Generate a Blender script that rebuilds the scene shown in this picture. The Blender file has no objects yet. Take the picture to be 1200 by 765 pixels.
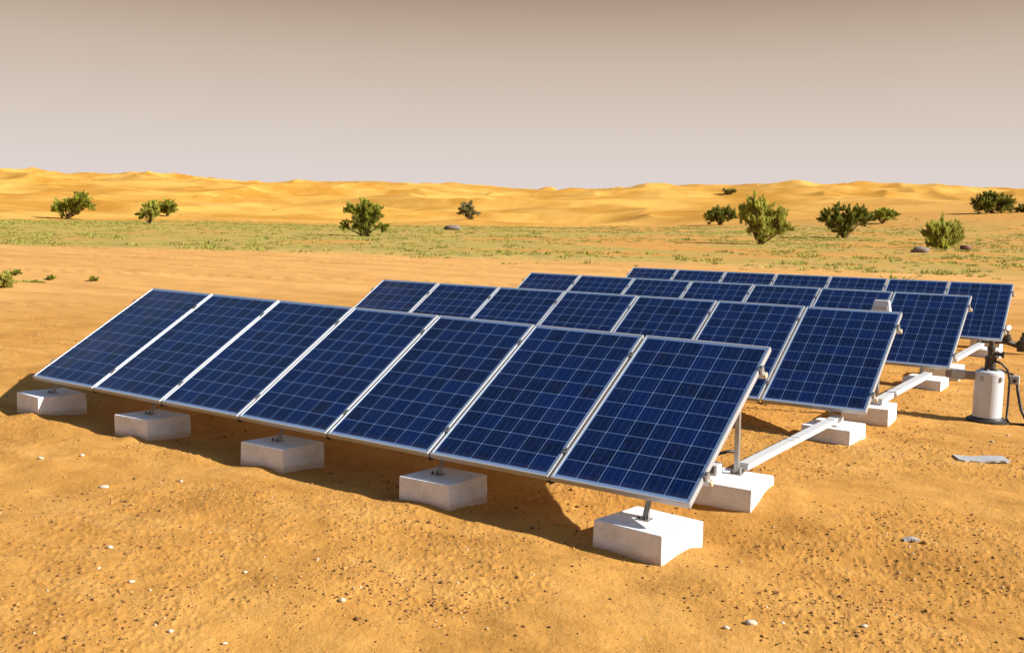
import bpy, math, random
import numpy as np
from mathutils import Vector, Matrix
R = math.radians
scene = bpy.context.scene
COL = scene.collection
rng = np.random.default_rng(7)
random.seed(7)

# ------------------------------------------------------------------ camera
F_PX, YAW, PITCH, ROLL = 1111.69, 0.5709, 0.1086, 0.0168      # focal length for a 1200 px wide frame
CAM = np.array([2.1184, -5.3606, 1.6945])
def cam_axes(yaw, pitch, roll):
    cy, sy = math.cos(yaw), math.sin(yaw); cp, sp = math.cos(pitch), math.sin(pitch)
    fwd = np.array([-sy*cp, cy*cp, -sp]); right = np.array([cy, sy, 0.0]); up = np.cross(right, fwd)
    cr, sr = math.cos(roll), math.sin(roll)
    return cr*right + sr*up, -sr*right + cr*up, fwd
AX_R, AX_U, AX_F = cam_axes(YAW, PITCH, ROLL)
cd = bpy.data.cameras.new('camera'); cam = bpy.data.objects.new('camera', cd); COL.objects.link(cam)
cd.sensor_width = 36.0; cd.lens = 36.0*F_PX/1200.0; cd.clip_start = 0.05; cd.clip_end = 6000
M = Matrix.Identity(4)
for i in range(3):
    M[i][0] = AX_R[i]; M[i][1] = AX_U[i]; M[i][2] = -AX_F[i]; M[i][3] = CAM[i]
cam.matrix_world = M
scene.camera = cam

# ------------------------------------------------------------------ exposure, sky, sun
EXPO = 1.1
scene.view_settings.view_transform = 'Standard'
scene.view_settings.look = 'None'
scene.view_settings.exposure = EXPO
scene.view_settings.gamma = 1.0
scene.view_settings.use_curve_mapping = False
SUN = Vector((1.6, 0.42, 1.0)).normalized()
SUN_EL = math.asin(SUN.z); SUN_AZ = math.atan2(SUN.x, SUN.y)
SKY_STRENGTH = 0.06
world = bpy.data.worlds.new("World"); scene.world = world; world.use_nodes = True
wn, wl = world.node_tree.nodes, world.node_tree.links
wn.clear()
wo = wn.new('ShaderNodeOutputWorld'); bg = wn.new('ShaderNodeBackground'); bg.inputs['Strength'].default_value = SKY_STRENGTH
sky = wn.new('ShaderNodeTexSky'); sky.sky_type = 'NISHITA'; sky.sun_disc = False
sky.sun_elevation = SUN_EL; sky.sun_rotation = SUN_AZ; sky.dust_density = 1.0; sky.air_density = 1.3; sky.altitude = 100
wtc = wn.new('ShaderNodeTexCoord'); wsep = wn.new('ShaderNodeSeparateXYZ')
wl.new(wtc.outputs['Generated'], wsep.inputs[0])
ramp = wn.new('ShaderNodeValToRGB'); ramp.color_ramp.interpolation = 'B_SPLINE'
def srgb(r, g, b):
    f = lambda c: (c/255)/12.92 if c <= 10 else (((c/255)+.055)/1.055)**2.4
    return (f(r), f(g), f(b), 1)
els = ramp.color_ramp.elements
stops = [(0.0, srgb(222, 213, 214)), (0.05, srgb(223, 212, 207)), (0.10, srgb(216, 202, 191)), (0.16, srgb(204, 186, 170)),
         (0.215, srgb(182, 158, 138)), (0.29, srgb(104, 92, 86)), (0.6, srgb(54, 60, 78))]
els[0].position, els[0].color = stops[0]
els[1].position, els[1].color = stops[-1]
for p_, c_ in stops[1:-1]:
    e_ = els.new(p_); e_.color = c_
wl.new(wsep.outputs['Z'], ramp.inputs['Fac'])
wsc = wn.new('ShaderNodeVectorMath'); wsc.operation = 'SCALE'; wsc.inputs['Scale'].default_value = 1.0/(SKY_STRENGTH*2**EXPO)
wl.new(ramp.outputs['Color'], wsc.inputs[0])
wmr = wn.new('ShaderNodeMapRange'); wmr.inputs['From Min'].default_value = 0.24; wmr.inputs['From Max'].default_value = 0.5
wmr.inputs['To Min'].default_value = 0.0; wmr.inputs['To Max'].default_value = 1.0; wmr.clamp = True
wl.new(wsep.outputs['Z'], wmr.inputs['Value'])
wmix = wn.new('ShaderNodeMix'); wmix.data_type = 'RGBA'
wl.new(wmr.outputs[0], wmix.inputs['Factor']); wl.new(wsc.outputs[0], wmix.inputs['A']); wl.new(sky.outputs['Color'], wmix.inputs['B'])
wl.new(wmix.outputs['Result'], bg.inputs['Color']); wl.new(bg.outputs[0], wo.inputs['Surface'])

sd = bpy.data.lights.new('sun', 'SUN'); sun = bpy.data.objects.new('sun', sd); COL.objects.link(sun)
sd.energy = 5.0; sd.angle = R(0.5); sd.color = (1.0, 0.93, 0.82)
sun.rotation_euler = SUN.to_track_quat('Z', 'Y').to_euler(); sun.location = (30, 8, 20)

# ------------------------------------------------------------------ noise and terrain
def _hash(ix, iy, seed):
    h = (ix.astype(np.int64)*374761393 + iy.astype(np.int64)*668265263 + seed*1274126177) & 0x7fffffff
    h = ((h ^ (h >> 13))*1274126177) & 0x7fffffff
    return ((h ^ (h >> 16)) & 0xffff)/65535.0
def vnoise(x, y, seed=0):
    x = np.asarray(x, float); y = np.asarray(y, float)
    ix, iy = np.floor(x), np.floor(y); fx, fy = x-ix, y-iy
    fx = fx*fx*fx*(fx*(fx*6-15)+10); fy = fy*fy*fy*(fy*(fy*6-15)+10)
    a, b, c, d = _hash(ix, iy, seed), _hash(ix+1, iy, seed), _hash(ix, iy+1, seed), _hash(ix+1, iy+1, seed)
    return (a*(1-fx)+b*fx)*(1-fy) + (c*(1-fx)+d*fx)*fy
def fbm(x, y, octs=4, seed=0, gain=0.5):
    t, a, s, k = 0.0, 1.0, 0.0, 1.0
    for o in range(octs):
        t = t + a*vnoise(x*k + o*17.3, y*k - o*9.1, seed+o); s += a; a *= gain; k *= 2.03
    return t/s
def sstep(a, b, x):
    t = np.clip((np.asarray(x, float)-a)/(b-a), 0, 1); return t*t*(3-2*t)
FW = np.array([-math.sin(YAW), math.cos(YAW)]); RT = np.array([math.cos(YAW), math.sin(YAW)])
def polar(x, y):
    dx, dy = x-CAM[0], y-CAM[1]
    r, f = dx*RT[0]+dy*RT[1], dx*FW[0]+dy*FW[1]
    D = np.hypot(r, f); az = np.arctan2(r, f)
    return D, np.tan(np.clip(az, -1.2, 1.2))/0.54, r, f        # s = -1 / 1 at the edges of the view

MOUNDS = []      # (x, y, sigma, height) small drifts of sand, filled by the footing list below
BLOCKS = {
    1: [(-0.36, .13, -.19), (-2.03, .17, -.160), (-3.70, .20, -.142), (-5.37, .19, -.122), (-6.93, .17, -.098)],
}
def track_mask(D, s):                                          # the sandy track that crosses behind the arrays
    lo = 25.5 + 3*s; hi = 62 - 12*s
    return sstep(lo-5, lo+5, D)*(1-sstep(hi-6, hi+4, D))
def grass_lo(s): return np.interp(s, [-1.3, -1, -.5, 0, .67, 1, 1.3], [72, 68, 58, 50, 42, 38, 35])
def ground_z(x, y, fine=True):
    x = np.asarray(x, float); y = np.asarray(y, float)
    D, s, r, f = polar(x, y)
    nearw = 1 - sstep(16, 30, D)
    z = -.30 + nearw*(-.056 - .0105*np.clip(x+.36, -8, 2) + .10*sstep(.35, 1.25, y)
                      + .0*D - .03*sstep(1.6, 3.0, y))
    # gentle rise of the plain, then the dune field
    z = z + 1.25*sstep(66, 170, D) + .7*sstep(100, 200, D)*sstep(.0, .8, s)
    z = z + 5.2*sstep(115, 240, D)*sstep(.05, .95, s)
    z = z + .25*(fbm(x/14, y/14, 3, 3)-.5)*sstep(25, 60, D) + .9*(fbm(x/38, y/38, 3, 5)-.5)*sstep(80, 170, D)
    wx = x + 14*(fbm(x/60, y/60, 2, 21)-.5); wy = y + 14*(fbm(x/60+7, y/60, 2, 22)-.5)
    # dunes: ridges roughly across the view, steep on the lee (left) side
    u = wx*.93 + wy*.36; v = -wx*.36 + wy*.93
    def ridge(k, seed, ph=0.0):
        n = vnoise(u/k, v/(k*.62)+ph, seed); m = 1-np.abs(2*n-1); return m**1.6
    env = sstep(175, 235, D)*(1 - .5*sstep(.2, 1.0, s))
    env2 = sstep(210, 330, D); env3 = sstep(300, 420, D)
    z = z + env*(2.2*ridge(34, 31) + 1.6*fbm(x/50, y/50, 3, 33)) + env2*1.1*ridge(21, 35)*sstep(.35, .7, vnoise(x/90, y/90, 36))
    z = z + env2*(3.2*ridge(62, 41) + 3.0 - 2.5*sstep(.2, 1., s)) + env3*(3.6*ridge(85, 51) + 5.0 + 0.6*ridge(30, 52) + .8*(-s)*np.clip(s, -1, 0)*-1)
    z = z + sstep(380, 520, D)*(1.6*ridge(45, 61)+2.0)
    if fine:
        w = 1-sstep(14, 26, D)
        lump = (fbm(x*1.3, y*1.3, 3, 71)-.5)*.05 + (fbm(x*5, y*5, 3, 73)-.5)*.016
        crumb = np.maximum(fbm(x*34, y*34, 2, 75)-.52, 0)*.018*(.35+.9*sstep(.42, .62, fbm(x*.9, y*.9, 2, 78)))
        z = z + w*(lump + crumb)
        w2 = (1-sstep(60, 110, D))*(1-w)
        z = z + w2*(fbm(x*.8, y*.8, 3, 76)-.5)*.07
        tm = track_mask(D, s)                                  # tyre ruts along the track
        q = f + .19*r + 1.2*(vnoise(x/25, y/25, 77)-.5)
        z = z + tm*(.034*np.sin(q*2.1) + .024*np.sin(q*5.3+1) - .02 + .085*np.maximum(np.sin(q*1.05+.6)-.72, 0)*np.sin(r*9+2*np.sin(q*9))*sstep(.35,.65,vnoise(r/6,f/3,79)))
        for mx, my, sg, h in MOUNDS:
            z = z + h*np.exp(-((x-mx)**2+(y-my)**2)/(2*sg*sg))
    return z
def ray(px, py):
    d = AX_R*((px-600)/F_PX) - AX_U*((py-382.5)/F_PX) + AX_F
    return d
def on_ground(px, py):                                         # where a sight line first meets the terrain
    d = ray(px, py); t = np.geomspace(3, 1500, 6000)
    P = CAM[None, :] + d[None, :]*t[:, None]
    g = ground_z(P[:, 0], P[:, 1], False)
    k = np.argmax(P[:, 2] < g)
    return np.array([P[k, 0], P[k, 1], float(ground_z(P[k, 0], P[k, 1]))]), t[k]
def at_z(px, py, z):
    d = ray(px, py); t = (z-CAM[2])/d[2]; return CAM + d*t
def project(P):
    v = np.asarray(P)-CAM; return 600+F_PX*(v@AX_R)/(v@AX_F), 382.5-F_PX*(v@AX_U)/(v@AX_F)

# ------------------------------------------------------------------ mesh helpers
class MB:
    def __init__(s): s.v, s.f, s.m = [], [], []
    def add(s, vs, fs, mi=0):
        o = len(s.v); s.v += [tuple(p) for p in vs]; s.f += [tuple(i+o for i in f) for f in fs]; s.m += [mi]*len(fs)
    def box(s, x0, x1, y0, y1, z0, z1, mi=0):
        s.add([(x0,y0,z0),(x1,y0,z0),(x1,y1,z0),(x0,y1,z0),(x0,y0,z1),(x1,y0,z1),(x1,y1,z1),(x0,y1,z1)],
              [(0,3,2,1),(4,5,6,7),(0,1,5,4),(1,2,6,5),(2,3,7,6),(3,0,4,7)], mi)
    def tube(s, pts, rad, n=10, mi=0, cap=True):
        pts = [Vector(p) for p in pts]; rs = rad if hasattr(rad, '__len__') else [rad]*len(pts)
        o = len(s.v); prev = None
        for i, p in enumerate(pts):
            t = (pts[min(i+1, len(pts)-1)]-pts[max(i-1, 0)]).normalized()
            a = (prev - t*prev.dot(t)) if prev else t.orthogonal()
            a.normalize(); b = t.cross(a); prev = a
            for k in range(n):
                an = 2*math.pi*k/n; s.v.append(tuple(p + (a*math.cos(an)+b*math.sin(an))*rs[i]))
        for i in range(len(pts)-1):
            for k in range(n):
                s.f.append((o+i*n+k, o+i*n+(k+1) % n, o+(i+1)*n+(k+1) % n, o+(i+1)*n+k)); s.m.append(mi)
        if cap:
            s.f.append(tuple(o+k for k in reversed(range(n)))); s.m.append(mi)
            s.f.append(tuple(o+(len(pts)-1)*n+k for k in range(n))); s.m.append(mi)
    def lathe(s, prof, n=32, c=(0,0,0), mi=0):
        o = len(s.v)
        for r_, z_ in prof:
            for k in range(n):
                a = 2*math.pi*k/n; s.v.append((c[0]+r_*math.cos(a), c[1]+r_*math.sin(a), c[2]+z_))
        for i in range(len(prof)-1):
            for k in range(n):
                s.f.append((o+i*n+k, o+i*n+(k+1) % n, o+(i+1)*n+(k+1) % n, o+(i+1)*n+k)); s.m.append(mi)
        s.f.append(tuple(o+k for k in reversed(range(n)))); s.m.append(mi)
        s.f.append(tuple(o+(len(prof)-1)*n+k for k in range(n))); s.m.append(mi)
    def bar(s, a, b, w, h, mi=0, up=(0,0,1)):
        a, b = Vector(a), Vector(b); t = (b-a).normalized(); sd_ = t.cross(Vector(up)).normalized(); u = sd_.cross(t)
        c = []
        for p in (a, b):
            for i, j in ((-1,-1),(1,-1),(1,1),(-1,1)): c.append(p + sd_*(i*w/2) + u*(j*h/2))
        s.add(c, [(0,1,2,3),(7,6,5,4),(0,4,5,1),(1,5,6,2),(2,6,7,3),(3,7,4,0)], mi)
    def build(s, name, mats, parent=None, smooth=False, bevel=0, loc=None):
        me = bpy.data.meshes.new(name); me.from_pydata(s.v, [], s.f)
        for m in (mats if isinstance(mats, (list, tuple)) else [mats]): me.materials.append(m)
        me.polygons.foreach_set('material_index', s.m)
        if smooth: me.polygons.foreach_set('use_smooth', [True]*len(s.f))
        me.update()
        o = bpy.data.objects.new(name, me); COL.objects.link(o)
        if parent: o.parent = parent
        if loc is not None: o.location = loc
        if bevel:
            b = o.modifiers.new('bevel', 'BEVEL'); b.width = bevel; b.segments = 2; b.limit_method = 'ANGLE'; b.angle_limit = R(40)
        return o
def tag(o, label=None, cat=None, group=None, kind=None):
    if label: o['label'] = label
    if cat: o['category'] = cat
    if group: o['group'] = group
    if kind: o['kind'] = kind
    return o
def empty(name, loc, rot=(0,0,0)):
    o = bpy.data.objects.new(name, None); COL.objects.link(o); o.location = loc; o.rotation_euler = rot; o.empty_display_size = .1
    return o
def raw_mesh(name, V, Fc, mat, smooth=False):                  # numpy vertices and equal-sized faces
    V = np.asarray(V, np.float32); Fc = np.asarray(Fc, np.int32); n, k = Fc.shape
    me = bpy.data.meshes.new(name)
    me.vertices.add(len(V)); me.vertices.foreach_set('co', V.ravel())
    me.loops.add(n*k); me.loops.foreach_set('vertex_index', Fc.ravel())
    me.polygons.add(n); me.polygons.foreach_set('loop_start', np.arange(0, n*k, k, dtype=np.int32))
    try: me.polygons.foreach_set('loop_total', np.full(n, k, np.int32))
    except Exception: pass
    if smooth: me.polygons.foreach_set('use_smooth', np.ones(n, bool))
    me.materials.append(mat); me.update(calc_edges=True); me.validate()
    return me

# ------------------------------------------------------------------ materials
class NT:
    def __init__(s, name):
        s.mat = bpy.data.materials.new(name); s.mat.use_nodes = True; s.t = s.mat.node_tree; s.n = s.t.nodes
        s.b = s.n['Principled BSDF']; s.out = s.n['Material Output']
    def node(s, typ, **kw):
        nd = s.n.new(typ)
        for k, v in kw.items(): setattr(nd, k, v)
        return nd
    def put(s, sock, v):
        if isinstance(v, bpy.types.NodeSocket): s.t.links.new(v, sock)
        else: sock.default_value = v
    def math(s, op, a, b=0.0, c=0.0, clamp=False):
        nd = s.node('ShaderNodeMath', operation=op, use_clamp=clamp)
        for i, v in enumerate((a, b, c)): s.put(nd.inputs[i], v)
        return nd.outputs[0]
    def mix(s, fac, a, b, blend='MIX'):
        nd = s.node('ShaderNodeMix', data_type='RGBA', blend_type=blend)
        s.put(nd.inputs['Factor'], fac)
        for k, v in (('A', a), ('B', b)):
            s.put(nd.inputs[k], v if isinstance(v, bpy.types.NodeSocket) else (*v[:3], 1))
        return nd.outputs['Result']
    def coord(s, which='Object'): return s.node('ShaderNodeTexCoord').outputs[which]
    def noise(s, scale, detail=3, rough=.55, vec=None, out='Fac'):
        nd = s.node('ShaderNodeTexNoise'); nd.inputs['Scale'].default_value = scale; nd.inputs['Detail'].default_value = detail
        nd.inputs['Roughness'].default_value = rough
        s.put(nd.inputs['Vector'], vec if vec is not None else s.coord())
        return nd.outputs[out]
    def vor(s, scale, vec=None, out='Distance', feature='F1'):
        nd = s.node('ShaderNodeTexVoronoi', feature=feature); nd.inputs['Scale'].default_value = scale
        s.put(nd.inputs['Vector'], vec if vec is not None else s.coord())
        return nd.outputs[out]
    def rng(s, v, a, b, c=0.0, d=1.0):
        nd = s.node('ShaderNodeMapRange'); nd.clamp = True
        s.put(nd.inputs['Value'], v)
        for k, x in zip(('From Min', 'From Max', 'To Min', 'To Max'), (a, b, c, d)): nd.inputs[k].default_value = x
        return nd.outputs[0]
    def attr(s, name): return s.node('ShaderNodeAttribute', attribute_name=name).outputs['Fac']
    def bump(s, h, dist, strength=1.0, normal=None):
        nd = s.node('ShaderNodeBump'); nd.inputs['Distance'].default_value = dist; nd.inputs['Strength'].default_value = strength
        s.put(nd.inputs['Height'], h)
        if normal is not None: s.put(nd.inputs['Normal'], normal)
        return nd.outputs[0]
    def set(s, **kw):
        for k, v in kw.items():
            sock = s.b.inputs[k.replace('_', ' ')]
            if not isinstance(v, bpy.types.NodeSocket) and sock.type == 'RGBA': v = (*v[:3], 1)
            s.put(sock, v)
        return s.mat

def mat_sand():
    n = NT('sand'); P = n.coord('Object')
    near, veg, dune, trk = n.attr('near'), n.attr('veg'), n.attr('dune'), n.attr('track')
    big = n.noise(.45, 3, .55, P); mid = n.noise(3.2, 4, .6, P); fin = n.noise(42, 4, .65, P); grain = n.noise(190, 2, .6, P)
    c = n.mix(n.rng(big, .35, .65), (.57, .275, .062), (.70, .37, .105))
    c = n.mix(n.math('MULTIPLY', n.rng(mid, .42, .68), .5), c, (.46, .215, .05))
    c = n.mix(n.math('MULTIPLY', n.rng(fin, .42, .70), .45), c, (.76, .43, .15))
    c = n.mix(n.math('MULTIPLY', n.rng(grain, .52, .72), .35), c, (.33, .165, .05))
    # dark grit and pale chips lying in the sand, denser in some places
    v1 = n.node('ShaderNodeTexVoronoi'); v1.inputs['Scale'].default_value = 26; v1.inputs['Scale'].default_value = 34; n.put(v1.inputs['Vector'], P)
    sepc = n.node('ShaderNodeSeparateColor'); n.put(sepc.inputs[0], v1.outputs['Color'])
    pick = n.math('GREATER_THAN', sepc.outputs[0], .52)
    dot = n.math('MULTIPLY', n.math('LESS_THAN', v1.outputs['Distance'], n.math('MULTIPLY', sepc.outputs[1], .26)), pick)
    dens = n.rng(n.noise(.8, 3, .6, P), .38, .62)
    c = n.mix(n.math('MULTIPLY', n.math('MULTIPLY', dot, n.math('MULTIPLY', n.math('ADD', dens, .35), .75)), near), c, (.16, .085, .035))
    v2 = n.node('ShaderNodeTexVoronoi'); v2.inputs['Scale'].default_value = 13; n.put(v2.inputs['Vector'], P)
    sep2 = n.node('ShaderNodeSeparateColor'); n.put(sep2.inputs[0], v2.outputs['Color'])
    dot2 = n.math('MULTIPLY', n.math('LESS_THAN', v2.outputs['Distance'], n.math('MULTIPLY', sep2.outputs[1], .13)), n.math('GREATER_THAN', sep2.outputs[0], .86))
    c = n.mix(n.math('MULTIPLY', n.math('MULTIPLY', dot2, .6), near), c, (.62, .52, .42))
    sm = n.node('ShaderNodeMapping'); sm.inputs['Rotation'].default_value = (0, 0, .5); sm.inputs['Scale'].default_value = (.9, 3.2, 1); n.put(sm.inputs['Vector'], P)
    scuff = n.noise(1.1, 6, .68, sm.outputs[0])
    c = n.mix(n.math('MULTIPLY', n.rng(scuff, .50, .66), .42), c, (.80, .47, .17))
    c = n.mix(n.math('MULTIPLY', n.rng(scuff, .46, .34), .50), c, (.40, .19, .045))
    # the beaten track, paler and pinker; the clean dune sand, yellower
    tn = n.node('ShaderNodeMapping'); tn.inputs['Rotation'].default_value = (0, 0, -YAW-.0); tn.inputs['Scale'].default_value = (.06, 1.1, 1)
    n.put(tn.inputs['Vector'], P); streak = n.noise(.8, 4, .6, tn.outputs[0])
    tc = n.mix(n.rng(streak, .35, .65), (.63, .335, .12), (.82, .48, .195))
    c = n.mix(n.math('MULTIPLY', trk, .8), c, tc)
    dc = n.mix(n.rng(n.noise(.05, 4, .6, P), .38, .62), (.57, .285, .045), (.82, .48, .125))
    c = n.mix(dune, c, dc)
    # thin green ground cover on the plain
    vn = n.noise(.35, 5, .65, P)
    vc = n.mix(n.rng(vn, .4, .6), (.33, .33, .095), (.46, .42, .15))
    c = n.mix(n.math('MULTIPLY', veg, n.rng(vn, .30, .62, .95, .45)), c, vc)
    c = n.mix(1.0, c, (.655, .635, .535), 'MULTIPLY')
    hgt = n.math('ADD', n.math('MULTIPLY', n.noise(34, 4, .7, P), .6), n.math('MULTIPLY', n.noise(120, 3, .6, P), .4))
    nb = n.bump(hgt, .016, .7)
    return n.set(Base_Color=c, Roughness=.95, Specular_IOR_Level=.12, Normal=nb)
def mat_simple(name, col, rough=.5, metal=0., spec=.5, noise=0., nscale=8., bump=0., bscale=60., dark=None):
    n = NT(name)
    c = (*col, 1)
    if noise:
        d = dark or tuple(x*.6 for x in col)
        c = n.mix(n.math('MULTIPLY', n.rng(n.noise(nscale, 5, .65), .38, .72), noise), col, d)
    kw = dict(Base_Color=c, Roughness=rough, Metallic=metal, Specular_IOR_Level=spec)
    if bump: kw['Normal'] = n.bump(n.noise(bscale, 4, .65), .004, bump)
    return n.set(**kw)
def mat_concrete():
    n = NT('painted_concrete'); P = n.coord('Object')
    zc = n.node('ShaderNodeSeparateXYZ'); n.put(zc.inputs[0], P)
    c = n.mix(n.rng(n.noise(7, 6, .7), .38, .66), (.88, .89, .92), (.70, .70, .70))
    c = n.mix(n.math('MULTIPLY', n.rng(n.noise(46, 4, .65), .60, .72), .6), c, (.40, .37, .33))
    # sand dust splashed on the lower sides, with a ragged edge
    low = n.math('ADD', zc.outputs[2], n.math('MULTIPLY', n.noise(14, 4, .6), .07))
    c = n.mix(n.rng(low, -.135, -.10, .6, 0.), c, (.62, .40, .19))
    # thin film of dust on top
    c = n.mix(n.math('MULTIPLY', n.rng(n.noise(5, 4, .6), .5, .75), .14), c, (.66, .52, .34))
    c = n.mix(1.0, c, (.80, .81, .84), 'MULTIPLY')
    h = n.math('ADD', n.noise(38, 4, .7), n.math('MULTIPLY', n.rng(n.vor(34), .0, .28), .5))
    return n.set(Base_Color=c, Roughness=.85, Specular_IOR_Level=.25, Normal=n.bump(h, .009, .8))
PW, PL = 0.994, 1.66            # one module; pitch between modules 1.0134
LIP = .017
def mat_cells():
    n = NT('photovoltaic_cells'); P = n.coord('Object')
    sp = n.node('ShaderNodeSeparateXYZ'); n.put(sp.inputs[0], P); x, y = sp.outputs[0], sp.outputs[1]
    px, py = .1565, .1585
    x0 = PW/2 - 3*px; y0 = PL/2 - 5*py
    xs = n.math('SUBTRACT', x, x0); ys = n.math('SUBTRACT', y, y0)
    dx = n.math('PINGPONG', xs, px/2); dy = n.math('PINGPONG', ys, py/2)
    gap = n.math('MAXIMUM', n.math('LESS_THAN', dx, .0021), n.math('LESS_THAN', dy, .0019))
    out = n.math('MAXIMUM', n.math('MAXIMUM', n.math('LESS_THAN', xs, 0), n.math('GREATER_THAN', xs, 6*px)),
                 n.math('MAXIMUM', n.math('LESS_THAN', ys, 0), n.math('GREATER_THAN', ys, 10*py)))
    gap = n.math('MAXIMUM', gap, out)
    corner = n.math('LESS_THAN', n.math('ADD', dx, dy), .0085)
    gap = n.math('MAXIMUM', gap, corner)
    bus = n.math('LESS_THAN', n.math('PINGPONG', n.math('SUBTRACT', xs, px/6), px/6), .00085)
    cid = n.node('ShaderNodeCombineXYZ')
    n.put(cid.inputs[0], n.math('FLOOR', n.math('DIVIDE', xs, px))); n.put(cid.inputs[1], n.math('FLOOR', n.math('DIVIDE', ys, py)))
    oi = n.node('ShaderNodeObjectInfo')
    n.put(cid.inputs[2], n.math('MULTIPLY', oi.outputs['Random'], 50))
    wn_ = n.node('ShaderNodeTexWhiteNoise', noise_dimensions='3D'); n.put(wn_.inputs[0], cid.outputs[0])
    sh = n.node('ShaderNodeVectorMath', operation='ADD'); n.put(sh.inputs[0], P); n.put(sh.inputs[1], cid.outputs[0])
    cr = n.node('ShaderNodeTexVoronoi'); cr.inputs['Scale'].default_value = 46; n.put(cr.inputs['Vector'], sh.outputs[0])
    sc = n.node('ShaderNodeSeparateColor'); n.put(sc.inputs[0], cr.outputs['Color'])
    c = n.mix(n.math('POWER', wn_.outputs[0], 1.2), (.0002, .0022, .014), (.0006, .0070, .051))
    c = n.mix(n.math('MULTIPLY', sc.outputs[0], .55), c, (.0006, .0115, .078))
    c = n.mix(n.math('MULTIPLY', bus, .30), c, (.10, .16, .32))
    c = n.mix(gap, c, (.105, .175, .33))
    # dust, thicker towards the lower rim and in soft runs; painted sheen added below
    dn = n.node('ShaderNodeMapping'); dn.inputs['Scale'].default_value = (9, 1.2, 1); n.put(dn.inputs['Vector'], sh.outputs[0])
    runs = n.noise(1.0, 4, .6, dn.outputs[0])
    dust_sheen = n.math('ADD', n.rng(runs, .45, .85, 0, .006), n.rng(y, .0, .09, .03, 0))
    wp = n.node('ShaderNodeNewGeometry').outputs['Position']; ws = n.node('ShaderNodeSeparateXYZ'); n.put(ws.inputs[0], wp)
    sheen_film = n.math('MULTIPLY', n.rng(n.noise(1.6, 4, .6, wp), .40, .68), n.math('ADD', n.rng(ws.outputs[0], -5.4, -7.2, .0015, .035), 0))  # grey sheen of the leftmost panels painted into the colour, over faint dust
    dust_sheen = n.math('ADD', dust_sheen, sheen_film)
    c = n.mix(dust_sheen, c, (.55, .45, .34))
    return n.set(Base_Color=c, Roughness=n.rng(runs, .3, .8, .08, .16), Specular_IOR_Level=.42, IOR=1.45)
MAT = {
    'sand': mat_sand(), 'cells': mat_cells(), 'concrete': mat_concrete(),
    'backsheet': mat_simple('white_backsheet', (.75, .75, .74), .5),
    'alu': mat_simple('anodised_aluminium', (.42, .44, .47), .45, .5, .5, .25, 6, .15, 120, (.42, .41, .40)),
    'galv': mat_simple('galvanised_steel', (.36, .36, .35), .45, .7, .5, .5, 25, .2, 80),
    'bolt': mat_simple('dark_bolt', (.05, .045, .04), .5, .3),
    'tan': mat_simple('tan_plastic', (.62, .46, .32), .55, 0, .4, .3, 30),
    'duct': mat_simple('white_duct', (.46, .47, .49), .45, 0, .5, .35, 7, .15, 60, (.50, .45, .37)),
    'black': mat_simple('black_rubber', (.014, .014, .015), .5, 0, .4, .4, 20, .2, 80, (.05, .04, .03)),
    'iron': mat_simple('dark_iron', (.035, .033, .032), .5, .4, .5, .6, 22, .3, 70, (.10, .065, .035)),
    'white_metal': mat_simple('white_enamel', (.46, .50, .57), .32, 0, .5, .35, 6, .06, 60, (.64, .60, .54)),
    'grey': mat_simple('grey_box', (.36, .36, .36), .5, 0, .5, .4, 14),
    'pipe': mat_simple('grey_pipe', (.22, .19, .18), .55, .2, .5, .5, 14),
    'scrap': mat_simple('weathered_metal', (.40, .40, .41), .6, .2, .4, .6, 12, .4, 40),
    'pale_stone': mat_simple('pale_stone', (.47, .43, .37), .9, 0, .2, .7, 40, .6, 90, (.50, .36, .22)),
    'rock': mat_simple('grey_rock', (.17, .15, .14), .9, 0, .2, .7, 3, .8, 6, (.15, .11, .09)),
    'brown_rock': mat_simple('brown_rock', (.17, .09, .06), .9, 0, .2, .6, 4, .8, 6),
    'glass': mat_simple('dial_glass', (.75, .75, .72), .2),
}
def mat_gravel():
    n = NT('gravel'); rnd = n.node('ShaderNodeNewGeometry').outputs['Random Per Island']
    rp = n.node('ShaderNodeValToRGB'); rp.color_ramp.interpolation = 'CONSTANT'; e = rp.color_ramp.elements
    e[0].position = 0; e[0].color = (.10, .05, .025, 1); e[1].position = .30; e[1].color = (.20, .10, .04, 1)
    for p_, c_ in ((.46, (.32, .16, .05, 1)), (.70, (.46, .24, .075, 1)), (.955, (.50, .40, .30, 1)), (.993, (.66, .60, .54, 1))):
        q = e.new(p_); q.color = c_
    n.put(rp.inputs[0], rnd)
    c = n.mix(n.math('MULTIPLY', n.noise(120, 3), .5), rp.outputs[0], (.25, .13, .05))
    return n.set(Base_Color=c, Roughness=.95, Specular_IOR_Level=.15, Normal=n.bump(n.noise(160, 3), .003, .5))
def mat_leaf(name, c0, c1, c2=None, trans=.4):
    n = NT(name); rnd = n.node('ShaderNodeNewGeometry').outputs['Random Per Island']
    cl = n.noise(.9, 2, .5, n.coord('Object'))
    c = n.mix(rnd, c0, c1)
    if c2: c = n.mix(n.rng(cl, .42, .6), c, n.mix(rnd, c1, c2))
    n.set(Base_Color=c, Roughness=.7, Specular_IOR_Level=.2)
    tr = n.node('ShaderNodeBsdfTranslucent'); n.put(tr.inputs['Color'], c)
    ms = n.node('ShaderNodeMixShader'); ms.inputs[0].default_value = trans
    n.t.links.new(n.b.outputs[0], ms.inputs[1]); n.t.links.new(tr.outputs[0], ms.inputs[2]); n.t.links.new(ms.outputs[0], n.out.inputs['Surface'])
    return n.mat
MAT['gravel'] = mat_gravel()
MAT['leaf'] = mat_leaf('shrub_leaf', (.13, .14, .02), (.29, .31, .042), (.40, .42, .065))
MAT['leaf_pale'] = mat_leaf('pale_shrub_leaf', (.25, .23, .045), (.44, .43, .085), (.45, .50, .10))
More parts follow.
